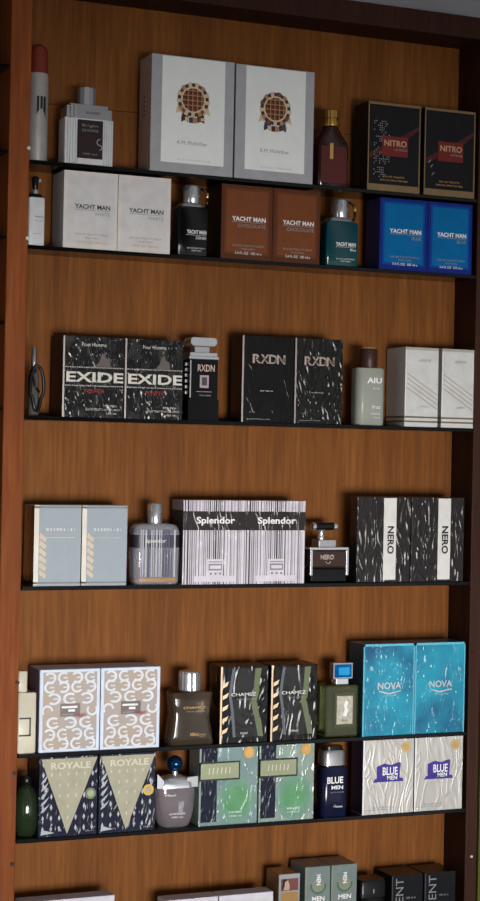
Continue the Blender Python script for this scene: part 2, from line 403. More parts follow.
YB = mat('brown_card', (84, 48, 30), 0.5, coat=0.0, spec=0.1); YB1 = mat('brown_card_mid', (100, 57, 34), 0.5, coat=0.0, spec=0.1); YB2 = mat('brown_card_panel', (116, 67, 40), 0.5, coat=0.0, spec=0.1)
YU = mat('royal_blue_card', (22, 42, 122), 0.45, coat=0.0, spec=0.1); YU1 = mat('blue_card_mid', (10, 70, 150), 0.45, coat=0.0, spec=0.1); YU2 = mat('blue_card_panel', (6, 100, 158), 0.45, coat=0.0, spec=0.1)
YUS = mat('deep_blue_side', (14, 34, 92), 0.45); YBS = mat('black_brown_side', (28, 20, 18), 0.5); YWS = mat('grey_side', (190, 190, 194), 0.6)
for x0, x1, lab in ((0.744, 0.8305, 'white box with dark grey lettering, beside small white spray bottle'), (0.8315, 0.918, 'white box with dark grey lettering, beside black glass bottle')):
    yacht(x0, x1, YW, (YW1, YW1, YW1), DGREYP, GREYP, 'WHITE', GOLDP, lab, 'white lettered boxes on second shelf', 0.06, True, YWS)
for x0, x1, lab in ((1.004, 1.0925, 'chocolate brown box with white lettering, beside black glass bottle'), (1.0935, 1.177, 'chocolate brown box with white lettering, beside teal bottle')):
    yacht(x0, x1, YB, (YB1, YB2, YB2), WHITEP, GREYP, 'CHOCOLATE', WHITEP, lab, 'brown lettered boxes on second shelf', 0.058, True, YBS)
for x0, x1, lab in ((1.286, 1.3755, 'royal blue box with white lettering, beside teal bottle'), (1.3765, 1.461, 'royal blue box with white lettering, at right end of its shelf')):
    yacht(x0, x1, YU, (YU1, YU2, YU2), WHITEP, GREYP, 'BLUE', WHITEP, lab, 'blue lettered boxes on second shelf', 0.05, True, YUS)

# -- shelf 3: black crinkled boxes with block lettering
EXM = mat('black_mottled_wrap', (16, 17, 18), 0.45, coat=0.6, wrinkle=0.8, wscale=36, col2=(66, 62, 62), thresh=(0.47, 0.78), scale=48, stretch=(1.6, 1, 0.8), coat_rough=0.14)
EXB = mat('black_band', (20, 20, 22), 0.4, coat=0.8, wrinkle=0.5); EXW = mat('off_white_print', (206, 202, 192), 0.45)
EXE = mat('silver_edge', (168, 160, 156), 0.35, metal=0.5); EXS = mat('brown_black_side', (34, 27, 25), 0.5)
EXF = mat('grey_print_figure', (92, 84, 82), 0.5)
for x0, x1, lab in ((0.748, 0.8465, 'black crinkled box with large white block letters, beside corded vial'), (0.848, 0.944, 'black crinkled box with large white block letters, beside black flacon')):
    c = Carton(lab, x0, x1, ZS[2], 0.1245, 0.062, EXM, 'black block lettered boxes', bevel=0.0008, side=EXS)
    c.quad(0, 0.028, 0, 1, EXE, 1)
    c.quad(0.03, 1, 0.395, 0.60, EXB, 1)
    c.text('EXIDE', 0.52, 0.498, EXW, 0.93, 0.125, 3, bold=True)
    for i in range(26):
        for v in (0.385, 0.612): c.quad(0.04+i*0.037, 0.058+i*0.037, v, v+0.012, EXW, 2)
    c.poly([(0.52, 0.63), (0.78, 0.63), (0.76, 0.72), (0.70, 0.74), (0.68, 0.80), (0.62, 0.78), (0.60, 0.70)], EXF, 1)
    c.text('Pour Homme', 0.50, 0.90, EXW, 0.40, 0.045, 2)
    c.text('POWER', 0.52, 0.325, REDP, 0.32, 0.05, 2)
    c.text('FOR MEN', 0.78, 0.145, EXW, 0.22, 0.025, 2); c.text('EAU DE TOILETTE NATURAL SPRAY', 0.66, 0.10, EXW, 0.56, 0.024, 2); c.text('100 ml', 0.80, 0.055, EXW, 0.16, 0.024, 2)
    c.done()

# -- shelf 3: plain black boxes
RXM = mat('black_gloss_wrap', (18, 18, 19), 0.4, coat=0.3, wrinkle=0.25, wscale=20); RXM2 = mat('black_crinkled_wrap', (18, 19, 17), 0.45, coat=0.6, wrinkle=0.8, wscale=22, coat_rough=0.2)
RXE = mat('bright_edge', (170, 162, 158), 0.35, metal=0.4); RXT = mat('rose_silver_print', (178, 158, 150), 0.35, metal=0.3)
for x0, x1, bm_, lab in ((1.045, 1.1365, RXM, 'smooth black box with rose silver letters, beside black flacon'), (1.1375, 1.2235, RXM2, 'black box in wrinkled film with rose silver letters, beside frosted bottle')):
    c = Carton(lab, x0, x1, ZS[2], 0.1385, 0.048, bm_, 'black boxes with rose silver letters', bevel=0.0008)
    c.quad(0, 0.03, 0, 1, RXE, 1)
    for q, ch_ in enumerate('RXDN'):
        c.text(ch_, 0.27+q*0.155, 0.735, RXT, 0.16, 0.105, 3, bold=True); c.text(ch_, 0.285+q*0.155, 0.727, INK, 0.11, 0.06, 4)
    c.text('pour homme', 0.47, 0.365, EXW, 0.24, 0.02, 2); c.text('e 100 ml', 0.2, 0.12, GREYP, 0.1, 0.02, 2)
    c.quad(0.1, 0.55, 0.035, 0.04, GREYP, 2)
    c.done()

# -- shelf 3: white boxes with diagonal stripes
WHM = mat('white_satin_card', (205, 205, 203), 0.4, coat=0.3); WHS = mat('pale_gold_stripe', (176, 170, 158), 0.4, metal=0.3); WHB = mat('bronze_line', (120, 106, 92), 0.4, metal=0.3)
WHSIDE = mat('white_card_side', (190, 188, 184), 0.5)
for x0, x1, lab in ((1.339, 1.4015, 'white box with pale diagonal stripes, beside frosted bottle with brown cap'), (1.4085, 1.4700, 'white box with pale diagonal stripes, at right end of third shelf')):
    c = Carton(lab, x0, x1, ZS[2], 0.1325, 0.066, WHM, 'white diagonal striped boxes', bevel=0.0008, side=WHSIDE)
    c.quad(0, 1, 0.965, 1.0, WHS); c.quad(0, 0.03, 0.1, 0.97, WHITEP, 1)
    for q in range(4):
        v = 0.66 - q*0.06
        c.poly([(0.06, v), (0.97, v-0.26), (0.97, v-0.242), (0.06, v+0.018)], WHS, 1)
    c.text('adore', 0.58, 0.845, WHS, 0.36, 0.055, 2)
    c.text('toilette', 0.6, 0.26, WHS, 0.26, 0.03, 2)
    for v in (0.055, 0.11): c.quad(0, 1, v, v+0.022, WHB, 1)
    for zz in (0.055, 0.11):
        c.b.add([(-c.w/2-2*E1, c.d/2, zz*c.h), (-c.w/2-2*E1, -c.d/2, zz*c.h), (-c.w/2-2*E1, -c.d/2, (zz+0.022)*c.h), (-c.w/2-2*E1, c.d/2, (zz+0.022)*c.h)], [(0,1,2,3)], WHB)
    c.done()

# -- shelf 4: pale silver blue boxes
SVM = mat('silver_blue_foil', (148, 158, 166), 0.5, metal=0.1, coat=0.25, wrinkle=0.08, wscale=20, var=0.02); SVE = mat('painted_edge_glow', (226, 218, 206), 0.4)  # SVE paints in the bright reflection along the left edge
SVL = mat('painted_peach_sheen', (206, 188, 166), 0.4); SVB = mat('dark_silver_line', (124, 122, 124), 0.4)  # SVL patches paint a warm reflected sheen beside the edge
SVSIDE = mat('mirror_silver_side', (150, 132, 110), 0.18, metal=0.9, wrinkle=0.3, wscale=30)
for x0, x1, lab in ((0.708, 0.7825, 'pale silver-blue foil box at left end of the fourth shelf'), (0.784, 0.857, 'pale silver-blue foil box beside rounded striped glass bottle')):
    c = Carton(lab, x0, x1, ZS[3], 0.1235, 0.055, SVM, 'silver-blue foil boxes', bevel=0.0012, side=SVSIDE)
    c.quad(0.0, 0.10, 0.02, 0.995, SVE, 1); c.quad(0.0, 1, 0.03, 0.05, SVB, 1); c.quad(0.0, 1, 0.965, 0.985, SVB, 1)
    for q in range(6):
        v = 0.10 + q*0.09
        c.poly([(0.11, v+0.05), (0.24, v-0.01), (0.27, v+0.04), (0.13, v+0.11)], SVL, 1)
    for q, ch_ in enumerate('essential'): c.text(ch_, 0.28+q*0.072, 0.70, WHITEP, None, 0.035, 2)
    c.text('POUR HOMME EAU DE TOILETTE', 0.55, 0.60, WHITEP, 0.6, 0.014, 2)
    c.done()

# -- shelf 4: barcode boxes
SPW = mat('lilac_white_card', (206, 199, 209), 0.45, coat=0.5, wrinkle=0.2); SPD = mat('charcoal_band', (44, 38, 38), 0.45, coat=0.5, wrinkle=0.4, wscale=18, coat_rough=0.2); SPK = mat('black_bar', (38, 34, 40), 0.45); SPG = mat('grey_bar', (132, 126, 136), 0.45)
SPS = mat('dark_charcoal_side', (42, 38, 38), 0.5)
def barcode(c, u0, u1, v0, v1, seed, k=1):
    r = random.Random(seed); u = u0
    while u < u1 - 0.01:
        w_ = r.choice((0.007, 0.01, 0.016, 0.024)); g = r.choice((0.014, 0.02, 0.03, 0.042))
        c.quad(u, min(u+w_, u1), v0, v1, r.choice((SPK, SPK, SPK, SPG)), k); u += w_ + g
for x0, x1, lab in ((0.950, 1.0545, 'barcode striped box with charcoal name band, beside rounded glass bottle'), (1.0555, 1.161, 'barcode striped box with charcoal name band, beside brown flacon')):
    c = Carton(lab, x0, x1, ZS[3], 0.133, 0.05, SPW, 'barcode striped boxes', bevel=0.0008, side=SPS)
    barcode(c, 0.02, 0.98, 0.0, 0.645, 5); barcode(c, 0.02, 0.98, 0.87, 1.0, 5)
    c.b.quad(-c.w/2, c.w/2, 0.645*c.h, 0.87*c.h, c.y - 2*E1, SPD)
    c.b.add([(-c.w/2-2*E1, c.d/2, 0.88*c.h), (-c.w/2-2*E1, -c.d/2, 0.88*c.h), (-c.w/2-2*E1, -c.d/2, 0.998*c.h), (-c.w/2-2*E1, c.d/2, 0.998*c.h)], [(0,1,2,3)], SPG)
    c.text('Splendor', 0.52, 0.752, WHITEP, 0.63, 0.105, 4, bold=True)
    c.quad(0.39, 0.66, 0.03, 0.30, SPW, 2); c.quad(0.18, 0.86, 0.03, 0.10, SPW, 2.4); c.quad(0.42, 0.64, 0.262, 0.274, SPG, 3); c.quad(0.42, 0.64, 0.165, 0.245, SPG, 3); c.quad(0.44, 0.62, 0.185, 0.225, SPW, 4)
    for q in range(3): c.quad(0.44+q*0.075, 0.475+q*0.075, 0.115, 0.14, SPG, 3.5)
    c.text('EAU DE PARFUM 100ml 3.4 FL OZ', 0.53, 0.045, SPW, 0.70, 0.022, 3)
    c.done()

# -- shelf 4: black boxes with an upright white band
NEM = mat('dark_charcoal_wrap', (36, 32, 33), 0.4, coat=0.6, wrinkle=0.7, wscale=20, coat_rough=0.22); NEB = mat('white_sleeve', (214, 212, 208), 0.5)
NES = mat('clear_film_side', (70, 66, 62), 0.25)
for x0, x1, u0, lab in ((1.2555, 1.355, 0.49, 'black wrapped box with upright white band, beside brown flacon'), (1.3565, 1.457, 0.50, 'black wrapped box with upright white band, at right end of its shelf')):
    c = Carton(lab, x0, x1, ZS[3], 0.1415, 0.026, NEM, 'black boxes with white upright bands', bevel=0.001)
    sl = MB(); sl.box(c.X(u0), c.X(u0+0.235), c.y - 0.0007, c.y + 0.0002, 0.004, c.h - 0.002, NEB)
    c.text('NERO', u0+0.13, 0.495, INK, 0.46, 0.085, 4, sl, -90, True); sl.build('white_band', c.root)
    c.text('in', 0.30, 0.5, GREYP, None, 0.04, 2, None, -90)
    c.done()

# -- shelf 5: interlocked ring pattern boxes
GGM = mat('beige_silver_foil', (164, 146, 130), 0.45, metal=0.15, col2=(156, 150, 150), scale=20, coat=0.15); GGE = mat('pale_blue_white_edge', (206, 217, 235), 0.45, coat=0.1); GGR = mat('pale_blue_ring', (212, 216, 224), 0.4)
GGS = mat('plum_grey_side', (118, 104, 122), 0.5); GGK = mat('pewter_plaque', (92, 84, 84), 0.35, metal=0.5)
for x0, x1, lab in ((0.722, 0.8185, 'silver beige box with pale ring pattern, beside cream bottle'), (0.8195, 0.917, 'silver beige box with pale ring pattern, beside dark waisted bottle')):
    c = Carton(lab, x0, x1, ZS[4], 0.1265, 0.06, GGE, 'ring patterned boxes', bevel=0.0012, side=GGS)
    c.quad(0.055, 0.945, 0.035, 0.965, GGM, 1)
    rows = [(0.90, 4, 0), (0.785, 4, 1), (0.645, 3, 0), (0.355, 3, 1), (0.215, 4, 0), (0.10, 4, 1)]
    for v, n_, ph in rows:
        for i in range(n_):
            u = 0.5 + (i - (n_-1)/2)*(0.222 if n_ == 4 else 0.27)
            a0 = 50 if (i + ph) % 2 else 230
            c.b.arc(c.X(u), v*c.h, 0.0058, 0.0092, a0, a0 + 275, c.y - (2+0.25*rows.index((v, n_, ph))+0.1*(i % 2))*E1, GGR, 14, 1.05 if n_ == 4 else 1.25)
            c.b.quad(c.X(u)-0.0008, c.X(u)+0.0062, v*c.h-0.001, v*c.h+0.001, c.y - (4+0.1*rows.index((v, n_, ph)))*E1, GGR)
    for u in (0.13, 0.87):
        for v in (0.50,):
            c.b.arc(c.X(u), v*c.h, 0.0058, 0.0092, 0 if u < 0.5 else 140, 220 if u < 0.5 else 400, c.y - 2*E1, GGR, 14)
    pl = MB(); pl.box(c.X(0.34), c.X(0.67), c.y - 3*E1, c.y, 0.43*c.h, 0.585*c.h, GGK)
    pl.quad(c.X(0.36), c.X(0.62), 0.53*c.h, 0.555*c.h, c.y - 4*E1, WHITEP); pl.quad(c.X(0.47), c.X(0.58), 0.485*c.h, 0.515*c.h, c.y - 4*E1, WHITEP)
    pl.quad(c.X(0.36), c.X(0.56), 0.447*c.h, 0.458*c.h, c.y - 4*E1, GREYP)
    pl.text('men', c.X(0.68), 0.435*c.h, c.y - 5*E1, REDP, 0.016, 0.006); pl.build('name_plaque', c.root)
    c.done()

# -- shelf 5: dark boxes printed with a waisted bottle
CXM = mat('black_film_box', (22, 21, 21), 0.4, coat=0.5, wrinkle=0.7, wscale=17, coat_rough=0.12); CXE = mat('peach_white_edge', (226, 196, 162), 0.35, metal=0.4)
CXB = mat('slate_print', (86, 92, 104), 0.4, coat=0.5); CXG = mat('olive_print', (96, 104, 70), 0.4, coat=0.5); CXC = mat('smoke_print', (44, 43, 43), 0.4, coat=0.5, wrinkle=0.7, wscale=17, coat_rough=0.12)
for x0, x1, lab in ((1.019, 1.1015, 'black box printed with a waisted bottle, beside the dark waisted bottle'), (1.107, 1.189, 'black box printed with a waisted bottle, beside green blue-capped bottle')):
    c = Carton(lab, x0, x1, ZS[4], 0.1225, 0.05, CXM, 'dark boxes with bottle print', bevel=0.001)
    c.quad(0, 0.035, 0, 1, CXE, 1)
    L_ = [(0.24, 0.97), (0.20, 0.80), (0.17, 0.62), (0.22, 0.42), (0.27, 0.08)]; R_ = [(0.72, 0.97), (0.69, 0.70), (0.64, 0.52), (0.72, 0.32), (0.80, 0.08)]
    for a, b_ in zip(L_[:-1], L_[1:]): c.poly([(b_[0], b_[1]), (b_[0]+0.06, b_[1]), (a[0]+0.06, a[1]), (a[0], a[1])], CXB, 2)
    for a, b_ in zip(R_[:-1], R_[1:]): c.poly([(b_[0], b_[1]), (b_[0]+0.11, b_[1]), (a[0]+0.13, a[1]), (a[0], a[1])], CXG, 2)
    for a, a2, b_, b2 in zip(L_[:-1], L_[1:], R_[:-1], R_[1:]): c.poly([(a2[0]+0.06, a2[1]), (b2[0], b2[1]), (b_[0], b_[1]), (a[0]+0.06, a[1])], CXC, 1)
    for q in range(5):
        v = 0.12+q*0.15; c.poly([(0.045, v), (0.14, v+0.03), (0.17, v+0.09), (0.05, v+0.05)], CXE, 1)
    c.text('CHAMEZ', 0.48, 0.635, WHITEP, 0.52, 0.042, 4); c.text('POUR HOMME', 0.55, 0.57, GREYP, 0.40, 0.022, 4); c.text('100ml', 0.50, 0.13, WHITEP, 0.14, 0.03, 4)
    c.done()

# -- shelf 5: turquoise boxes
NOM = mat('turquoise_foil', (10, 84, 124), 0.4, metal=0.1, coat=0.4, wrinkle=0.7, wscale=34, col2=(30, 156, 184), thresh=(0.36, 0.66), scale=13, coat_rough=0.14)  # brighter noise tone paints foil reflections into the colour
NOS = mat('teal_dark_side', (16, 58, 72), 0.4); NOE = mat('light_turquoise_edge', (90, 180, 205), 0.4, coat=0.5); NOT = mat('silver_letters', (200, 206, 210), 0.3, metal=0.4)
for x0, x1, lab in ((1.272, 1.3675, 'turquoise foil box with silver letters, beside green blue-capped bottle'), (1.3685, 1.464, 'turquoise foil box with silver letters, at right end of its shelf')):
    c = Carton(lab, x0, x1, ZS[4], 0.152, 0.052, NOM, 'turquoise foil boxes', bevel=0.001, side=NOS)
    c.quad(0, 0.025, 0, 1, NOE, 1); c.quad(0, 1, 0.975, 1.0, NOE, 1); c.quad(0.975, 1, 0, 1, NOE, 1)
    c.text('NOVA', 0.51, 0.545, NOT, 0.46, 0.075, 3, bold=True)
    c.poly([(0.30, 0.495), (0.5, 0.465), (0.74, 0.492), (0.74, 0.482), (0.5, 0.448), (0.30, 0.485)][::-1], NOT, 3)
    c.text('POUR HOMME', 0.52, 0.435, NOT, 0.3, 0.016, 3)
    c.done()

# -- shelf 6: navy boxes with a beige triangle
ROM = mat('navy_film_box', (30, 33, 50), 0.5, coat=0.35, wrinkle=0.6, wscale=22, coat_rough=0.12); ROT = mat('beige_triangle', (164, 160, 138), 0.45, coat=0.15); ROD = mat('pale_diamond', (170, 174, 182), 0.45); ROL = mat('cream_letters', (206, 200, 180), 0.4)
ROD2 = mat('beige_light_diamond', (192, 188, 168), 0.45); STK_G = mat('green_seal', (92, 112, 78), 0.35, metal=0.3); STK_Y = mat('gold_seal', (190, 158, 62), 0.35, metal=0.4); STK_O = mat('orange_gold_seal', (196, 150, 84), 0.35, metal=0.3)
for x0, x1, sm_, lab in ((0.724, 0.8175, STK_G, 'navy diamond-dotted box with beige triangle and green seal'), (0.8195, 0.912, STK_Y, 'navy diamond-dotted box with beige triangle and gold seal')):
    c = Carton(lab, x0, x1, ZS[5], 0.1225, 0.06, ROM, 'navy boxes with beige triangles', bevel=0.001)
    for j in range(7):
        for i in range(7):
            u = 0.07 + i*0.14 + (0.0 if j % 2 else 0.07)*0; v = 0.10 + j*0.135
            c.poly([(u-0.022, v), (u, v-0.04), (u+0.022, v), (u, v+0.04)], ROD, 1)
    c.poly([(0.03, 0.975), (0.485, 0.03), (0.985, 0.975)], ROT, 2)
    for j in range(5):
        for i in range(7):
            u, v = 0.07+i*0.14, 0.24+j*0.135
            if abs(u-0.49) < (v-0.08)*0.46: c.poly([(u-0.018, v), (u, v-0.03), (u+0.018, v), (u, v+0.03)], ROD2, 3)
    c.text('ROYALE', 0.53, 0.885, ROL, 0.68, 0.085, 4, bold=True)
    c.sticker(0.875, 0.52, 0.0088, sm_, ROT)
    c.text('100 ml e', 0.87, 0.055, ROD, 0.15, 0.02, 3)
    for q in range(5): c.poly([(0.03, 0.30+q*0.09), (0.10, 0.33+q*0.09), (0.19-q*0.01, 0.42+q*0.09), (0.05, 0.34+q*0.09)], ROD, 1.5)
    c.poly([(0.04, 0.03), (0.28, 0.05), (0.16, 0.075), (0.05, 0.10)], ROD, 1.5)
    c.done()

# -- shelf 6: green and navy boxes
GXM = mat('pale_green_silver_foil', (112, 136, 134), 0.45, metal=0.1, coat=0.6, wrinkle=0.7, wscale=28, coat_rough=0.12, var=0.15, scale=18)
GXM2 = mat('pale_green_crinkled_foil', (132, 150, 140), 0.45, metal=0.1, coat=0.9, wrinkle=0.9, wscale=24, coat_rough=0.12, var=0.15, scale=18)
GXN = mat('navy_column', (26, 31, 48), 0.5, coat=0.3, wrinkle=0.6, wscale=22, coat_rough=0.2); GXL = mat('khaki_label', (140, 146, 118), 0.4, metal=0.3); GXG = mat('leaf_green_print', (74, 136, 82), 0.45, coat=0.4, wrinkle=0.6, wscale=18, col2=(104, 156, 122), scale=25, coat_rough=0.2)
GXA = mat('pale_leaf_print', (106, 142, 130), 0.45, coat=0.45, wrinkle=0.6, wscale=18, coat_rough=0.2); GXH = mat('mid_leaf_print', (96, 144, 116), 0.45, coat=0.45, wrinkle=0.6, wscale=18, coat_rough=0.2)
GXK = mat('label_outline', (30, 34, 38), 0.4)
for k, (x0, x1, bm_, lab) in enumerate(((0.9855, 1.0865, GXM, 'pale green box with navy column, beside clear blue-capped bottle'), (1.0885, 1.1865, GXM2, 'crinkled pale green box with navy column, beside navy silver-capped bottle'))):
    c = Carton(lab, x0, x1, ZS[5], 0.1245, 0.045, bm_, 'green and navy boxes', bevel=0.001)
    c.quad(0, 0.03, 0, 1, GXM2, 2); c.quad(0.03, 0.30, 0.05, 0.99, GXN, 1)
    n = 24
    for q, (ru, rv, gm) in enumerate(((0.33, 0.30, GXA), (0.27, 0.25, GXH), (0.20, 0.18, GXG))): c.poly([(0.64+ru*math.cos(2*math.pi*i/n), 0.31+rv*math.sin(2*math.pi*i/n)) for i in range(n)], gm, 1+q*0.4)
    lb = MB(); lb.box(c.X(0.0), c.X(0.69), c.y - 2*E1, c.y, 0.575*c.h, 0.815*c.h, GXK); lb.quad(c.X(0.02), c.X(0.665), 0.598*c.h, 0.795*c.h, c.y - 3*E1, GXL)
    [lb.poly([(c.X(0.15+q*0.07), 0.66*c.h), (c.X(0.165+q*0.07), 0.66*c.h), (c.X(0.175+q*0.07), 0.74*c.h), (c.X(0.16+q*0.07), 0.74*c.h)], c.y - 4*E1, ROL) for q in range(6)]; lb.build('front_label', c.root)
    c.sticker(0.84, 0.915, 0.0092, STK_O, GOLDP)
    c.text('POUR HOMME', 0.62, 0.16, WHITEP, 0.22, 0.025, 3); c.text('100ml', 0.62, 0.11, WHITEP, 0.2, 0.02, 3)
    c.done()

# -- shelf 6: silver white boxes with a purple flag
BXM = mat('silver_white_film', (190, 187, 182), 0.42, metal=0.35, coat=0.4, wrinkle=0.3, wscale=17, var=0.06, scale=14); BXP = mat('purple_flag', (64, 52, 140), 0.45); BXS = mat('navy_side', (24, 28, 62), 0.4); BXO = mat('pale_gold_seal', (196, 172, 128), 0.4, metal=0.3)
for x0, x1, lab in ((1.275, 1.3695, 'silver white box with purple flag, beside navy silver-capped bottle'), (1.3715, 1.463, 'silver white box with purple flag, at right end of its shelf')):
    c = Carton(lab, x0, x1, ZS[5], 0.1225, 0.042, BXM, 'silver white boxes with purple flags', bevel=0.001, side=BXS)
    c.quad(0, 0.03, 0, 1, WHITEP, 1)
    fl = MB()
    c.poly([(0.27, 0.47), (0.72, 0.47), (0.74, 0.68), (0.70, 0.69), (0.55, 0.655), (0.42, 0.68), (0.27, 0.64)], BXP, 1, fl)
    c.poly([(0.20, 0.43), (0.80, 0.43), (0.78, 0.475), (0.24, 0.475)], BXP, 1, fl)
    c.text('BLUE', 0.53, 0.575, WHITEP, 0.30, 0.11, 3, fl, 0, True); c.text('MEN', 0.57, 0.485, WHITEP, 0.20, 0.055, 3, fl, 0, True); fl.build('flag_emblem', c.root)
    c.sticker(0.84, 0.89, 0.0088, BXO, GOLDP)
    c.text('EAU DE TOILETTE 100ml', 0.40, 0.09, GREYP, 0.4, 0.018, 2); c.quad(0.05, 0.62, 0.055, 0.06, GREYP, 2)
    c.done()

# -- lowest row
LWM = mat('lilac_white_box', (206, 204, 216), 0.6)
for x0, x1, h, lab in ((0.699, 0.849, 0.135, 'wide lilac-white box at left end of lowest row'), (0.931, 1.022, 0.119, 'low lilac-white box at bottom, nearer the wide white box'), (1.024, 1.118, 0.119, 'low lilac-white box at bottom, beside silver-framed case')):
    c = Carton(lab, x0, x1, ZB, h, 0.032, LWM, 'lilac white boxes in lowest row', bevel=0.001)
    c.quad(0.04, 0.96, 0.05, 0.93, YW1, 1); c.quad(0.2, 0.8, 0.55, 0.57, GREYP, 2)
    c.done()
CASEG = mat('tinted_case_side', (120, 92, 66), 0.15, coat=0.5)
c = Carton('narrow silver-framed box with red and gold picture in lowest row', 1.127, 1.164, ZB, 0.145, 0.05, CASEG, bevel=0.0008)
fr = MB()
for u0, u1, v0, v1 in ((0, 0.1, 0, 1), (0.93, 1, 0, 1), (0.1, 0.93, 0.95, 1.0), (0.1, 0.93, 0.0, 0.04), (0.1, 0.93, 0.80, 0.815)):
    fr.box(c.X(u0), c.X(u1), c.y - 0.0012, c.y + 0.0003, v0*c.h, v1*c.h, CHROME)
fr.build('silver_frame', c.root)
c.quad(0.1, 0.93, 0.81, 0.95, mat('picture_red', (112, 62, 58), 0.5), 1); c.quad(0.1, 0.93, 0.04, 0.80, mat('picture_gold', (158, 122, 70), 0.5), 1)
c.poly([(0.2, 0.825), (0.5, 0.82), (0.52, 0.87), (0.44, 0.93), (0.30, 0.915), (0.28, 0.86)], mat('picture_sand', (180, 156, 128), 0.5), 2)
c.poly([(0.15, 0.83), (0.24, 0.83), (0.28, 0.9), (0.4, 0.945), (0.2, 0.945)], INK, 2)
c.done()
MEM = mat('grey_green_card', (112, 126, 124), 0.45, coat=0.4); MEW = mat('leaf_wreath', (74, 104, 78), 0.5); MEC = mat('wreath_ground', (128, 134, 116), 0.5); METOP = mat('grey_green_lid', (86, 88, 86), 0.5)
for x0, x1, lab in ((1.174, 1.2195, 'grey-green box with leaf wreath, beside silver-framed box'), (1.221, 1.268, 'grey-green box with leaf wreath, beside black bottle cap')):
    c = Carton(lab, x0, x1, ZB, 0.153, 0.058, MEM, 'grey-green wreath boxes', bevel=0.001)
    c.quad(0, 0.06, 0, 1, MEC, 1)
    c.b.arc(c.X(0.52), 0.80*c.h, 0.011, 0.0145, 170, 370, c.y - E1, MEW, 16); c.b.disc(c.X(0.52), 0.80*c.h, 0.011, c.y - E1, MEC)
    c.text('MEN', 0.52, 0.86, WHITEP, 0.38, 0.05, 3, None, -90, True); c.text('MEN', 0.52, 0.66, WHITEP, 0.5, 0.05, 3, None, 0, True)
    c.done()
CEM = mat('black_silk_card', (26, 27, 30), 0.4, coat=0.4); CET = mat('grey_silver_letters', (132, 134, 138), 0.4)
for x0, x1, lab in ((1.333, 1.391, 'black box with upright grey letters, beside black capped bottle'), (1.395, 1.4535, 'black box with upright grey letters, at right end of lowest row')):
    c = Carton(lab, x0, x1, ZB, 0.127, 0.055, CEM, 'black boxes with upright letters', bevel=0.001)
    c.quad(0, 0.035, 0, 1, DGREYP, 1); c.text('SCENT', 0.25, 0.70, CET, 1.15, 0.115, 2, None, 90, False); c.text('100 ml e', 0.62, 0.70, GREYP, 0.3, 0.03, 2)
    c.done()

# ------------------------------------------------------------------ bottles
def bottle(label, xc, z, d, name='perfume_bottle', group=None, y0=0.005):
    return thing(name, label, 'bottle', (xc, y0 + d/2, z), group)

# white ribbed bottle
WB = mat('white_enamel', (206, 208, 210), 0.35, coat=0.3)
t = bottle('white ribbed bottle with silver shoulders and dark label on top shelf', 0.7850, ZS[0], 0.034)
b = MB(); b.box(-0.0390, 0.0390, -0.0155, 0.017, 0, 0.072, WB)
for q in range(5): b.box(-0.0390+q*0.0042, -0.0390+q*0.0042+0.0025, -0.0175, -0.015, 0.001, 0.071, WB)
for q in range(4): b.box(0.0242+q*0.0037, 0.0242+q*0.0037+0.0022, -0.0175, -0.015, 0.001, 0.071, WB)
b.box(-0.019, 0.022, -0.0175, -0.015, 0.001, 0.071, WB); b.build('body', t, 0.0008)
b = MB(); b.box(-0.0368, 0.0368, -0.0155, 0.0165, 0.072, 0.088, STEEL); b.box(-0.031, 0.031, -0.0135, 0.0145, 0.088, 0.094, STEEL)
for q in range(3): b.box(-0.0368+q*0.006, -0.0368+q*0.006+0.004, -0.0175, -0.015, 0.072, 0.090, CHROME)
b.text('BUSINESS', 0.006, 0.081, -0.0160, DGREYP, 0.022); b.build('shoulder', t, 0.0012)
b = MB(); b.lathe([(0.0142, 0.094), (0.0142, 0.120), (0.0130, 0.1215)], CHROME, seg=12, sy=0.85, flute=0.0001); b.build('cap', t, 0.0006)
b = MB(); b.box(-0.0190, 0.0215, -0.0182, -0.0170, 0.010, 0.069, mat('maroon_black_label', (40, 24, 26), 0.35))
b.text('Bright', 0.001, 0.060, -0.0186, GREYP, 0.026, 0.005); b.text('DE HOMME', 0.001, 0.053, -0.0186, GREYP, 0.026, 0.004); b.text('100 ml', 0.001, 0.017, -0.0186, GREYP, 0.022, 0.003)
b.arc(0.017, 0.036, 0.004, 0.0055, 90, 270, -0.0186, STEEL, 10); b.arc(0.0165, 0.028, 0.003, 0.0045, -90, 90, -0.0186, STEEL, 10); b.build('label', t)

# spray can by the upright
CANW = mat('silver_white_can', (160, 156, 154), 0.45, metal=0.2); CANO = mat('brick_orange_cap', (112, 44, 32), 0.22)
t = thing('spray_can', 'slim silver-white spray can with brick orange domed cap', 'spray can', (0.7068, 0.022, ZS[0]))
b = MB(); b.lathe([(0.0155, 0), (0.016, 0.002), (0.016, 0.129), (0.0152, 0.135)], CANW)
for i in range(10):
    a0 = -math.pi/2 - 0.45 + i*0.11
    b.add([(0.0162*math.cos(a0), 0.0162*math.sin(a0), 0.066+0.014*math.sin(i*0.33)), (0.0162*math.cos(a0+0.11), 0.0162*math.sin(a0+0.11), 0.066+0.014*math.sin((i+1)*0.33)),
           (0.0162*math.cos(a0+0.11), 0.0162*math.sin(a0+0.11), 0.099), (0.0162*math.cos(a0), 0.0162*math.sin(a0), 0.099)], [(0,1,2,3)], INK if i % 3 else STEEL)
b.build('can', t)
b = MB(); b.lathe([(0.0150, 0.135), (0.0150, 0.162), (0.0142, 0.170), (0.0115, 0.176), (0.006, 0.1800), (0.001, 0.181)], CANO); b.build('cap', t)

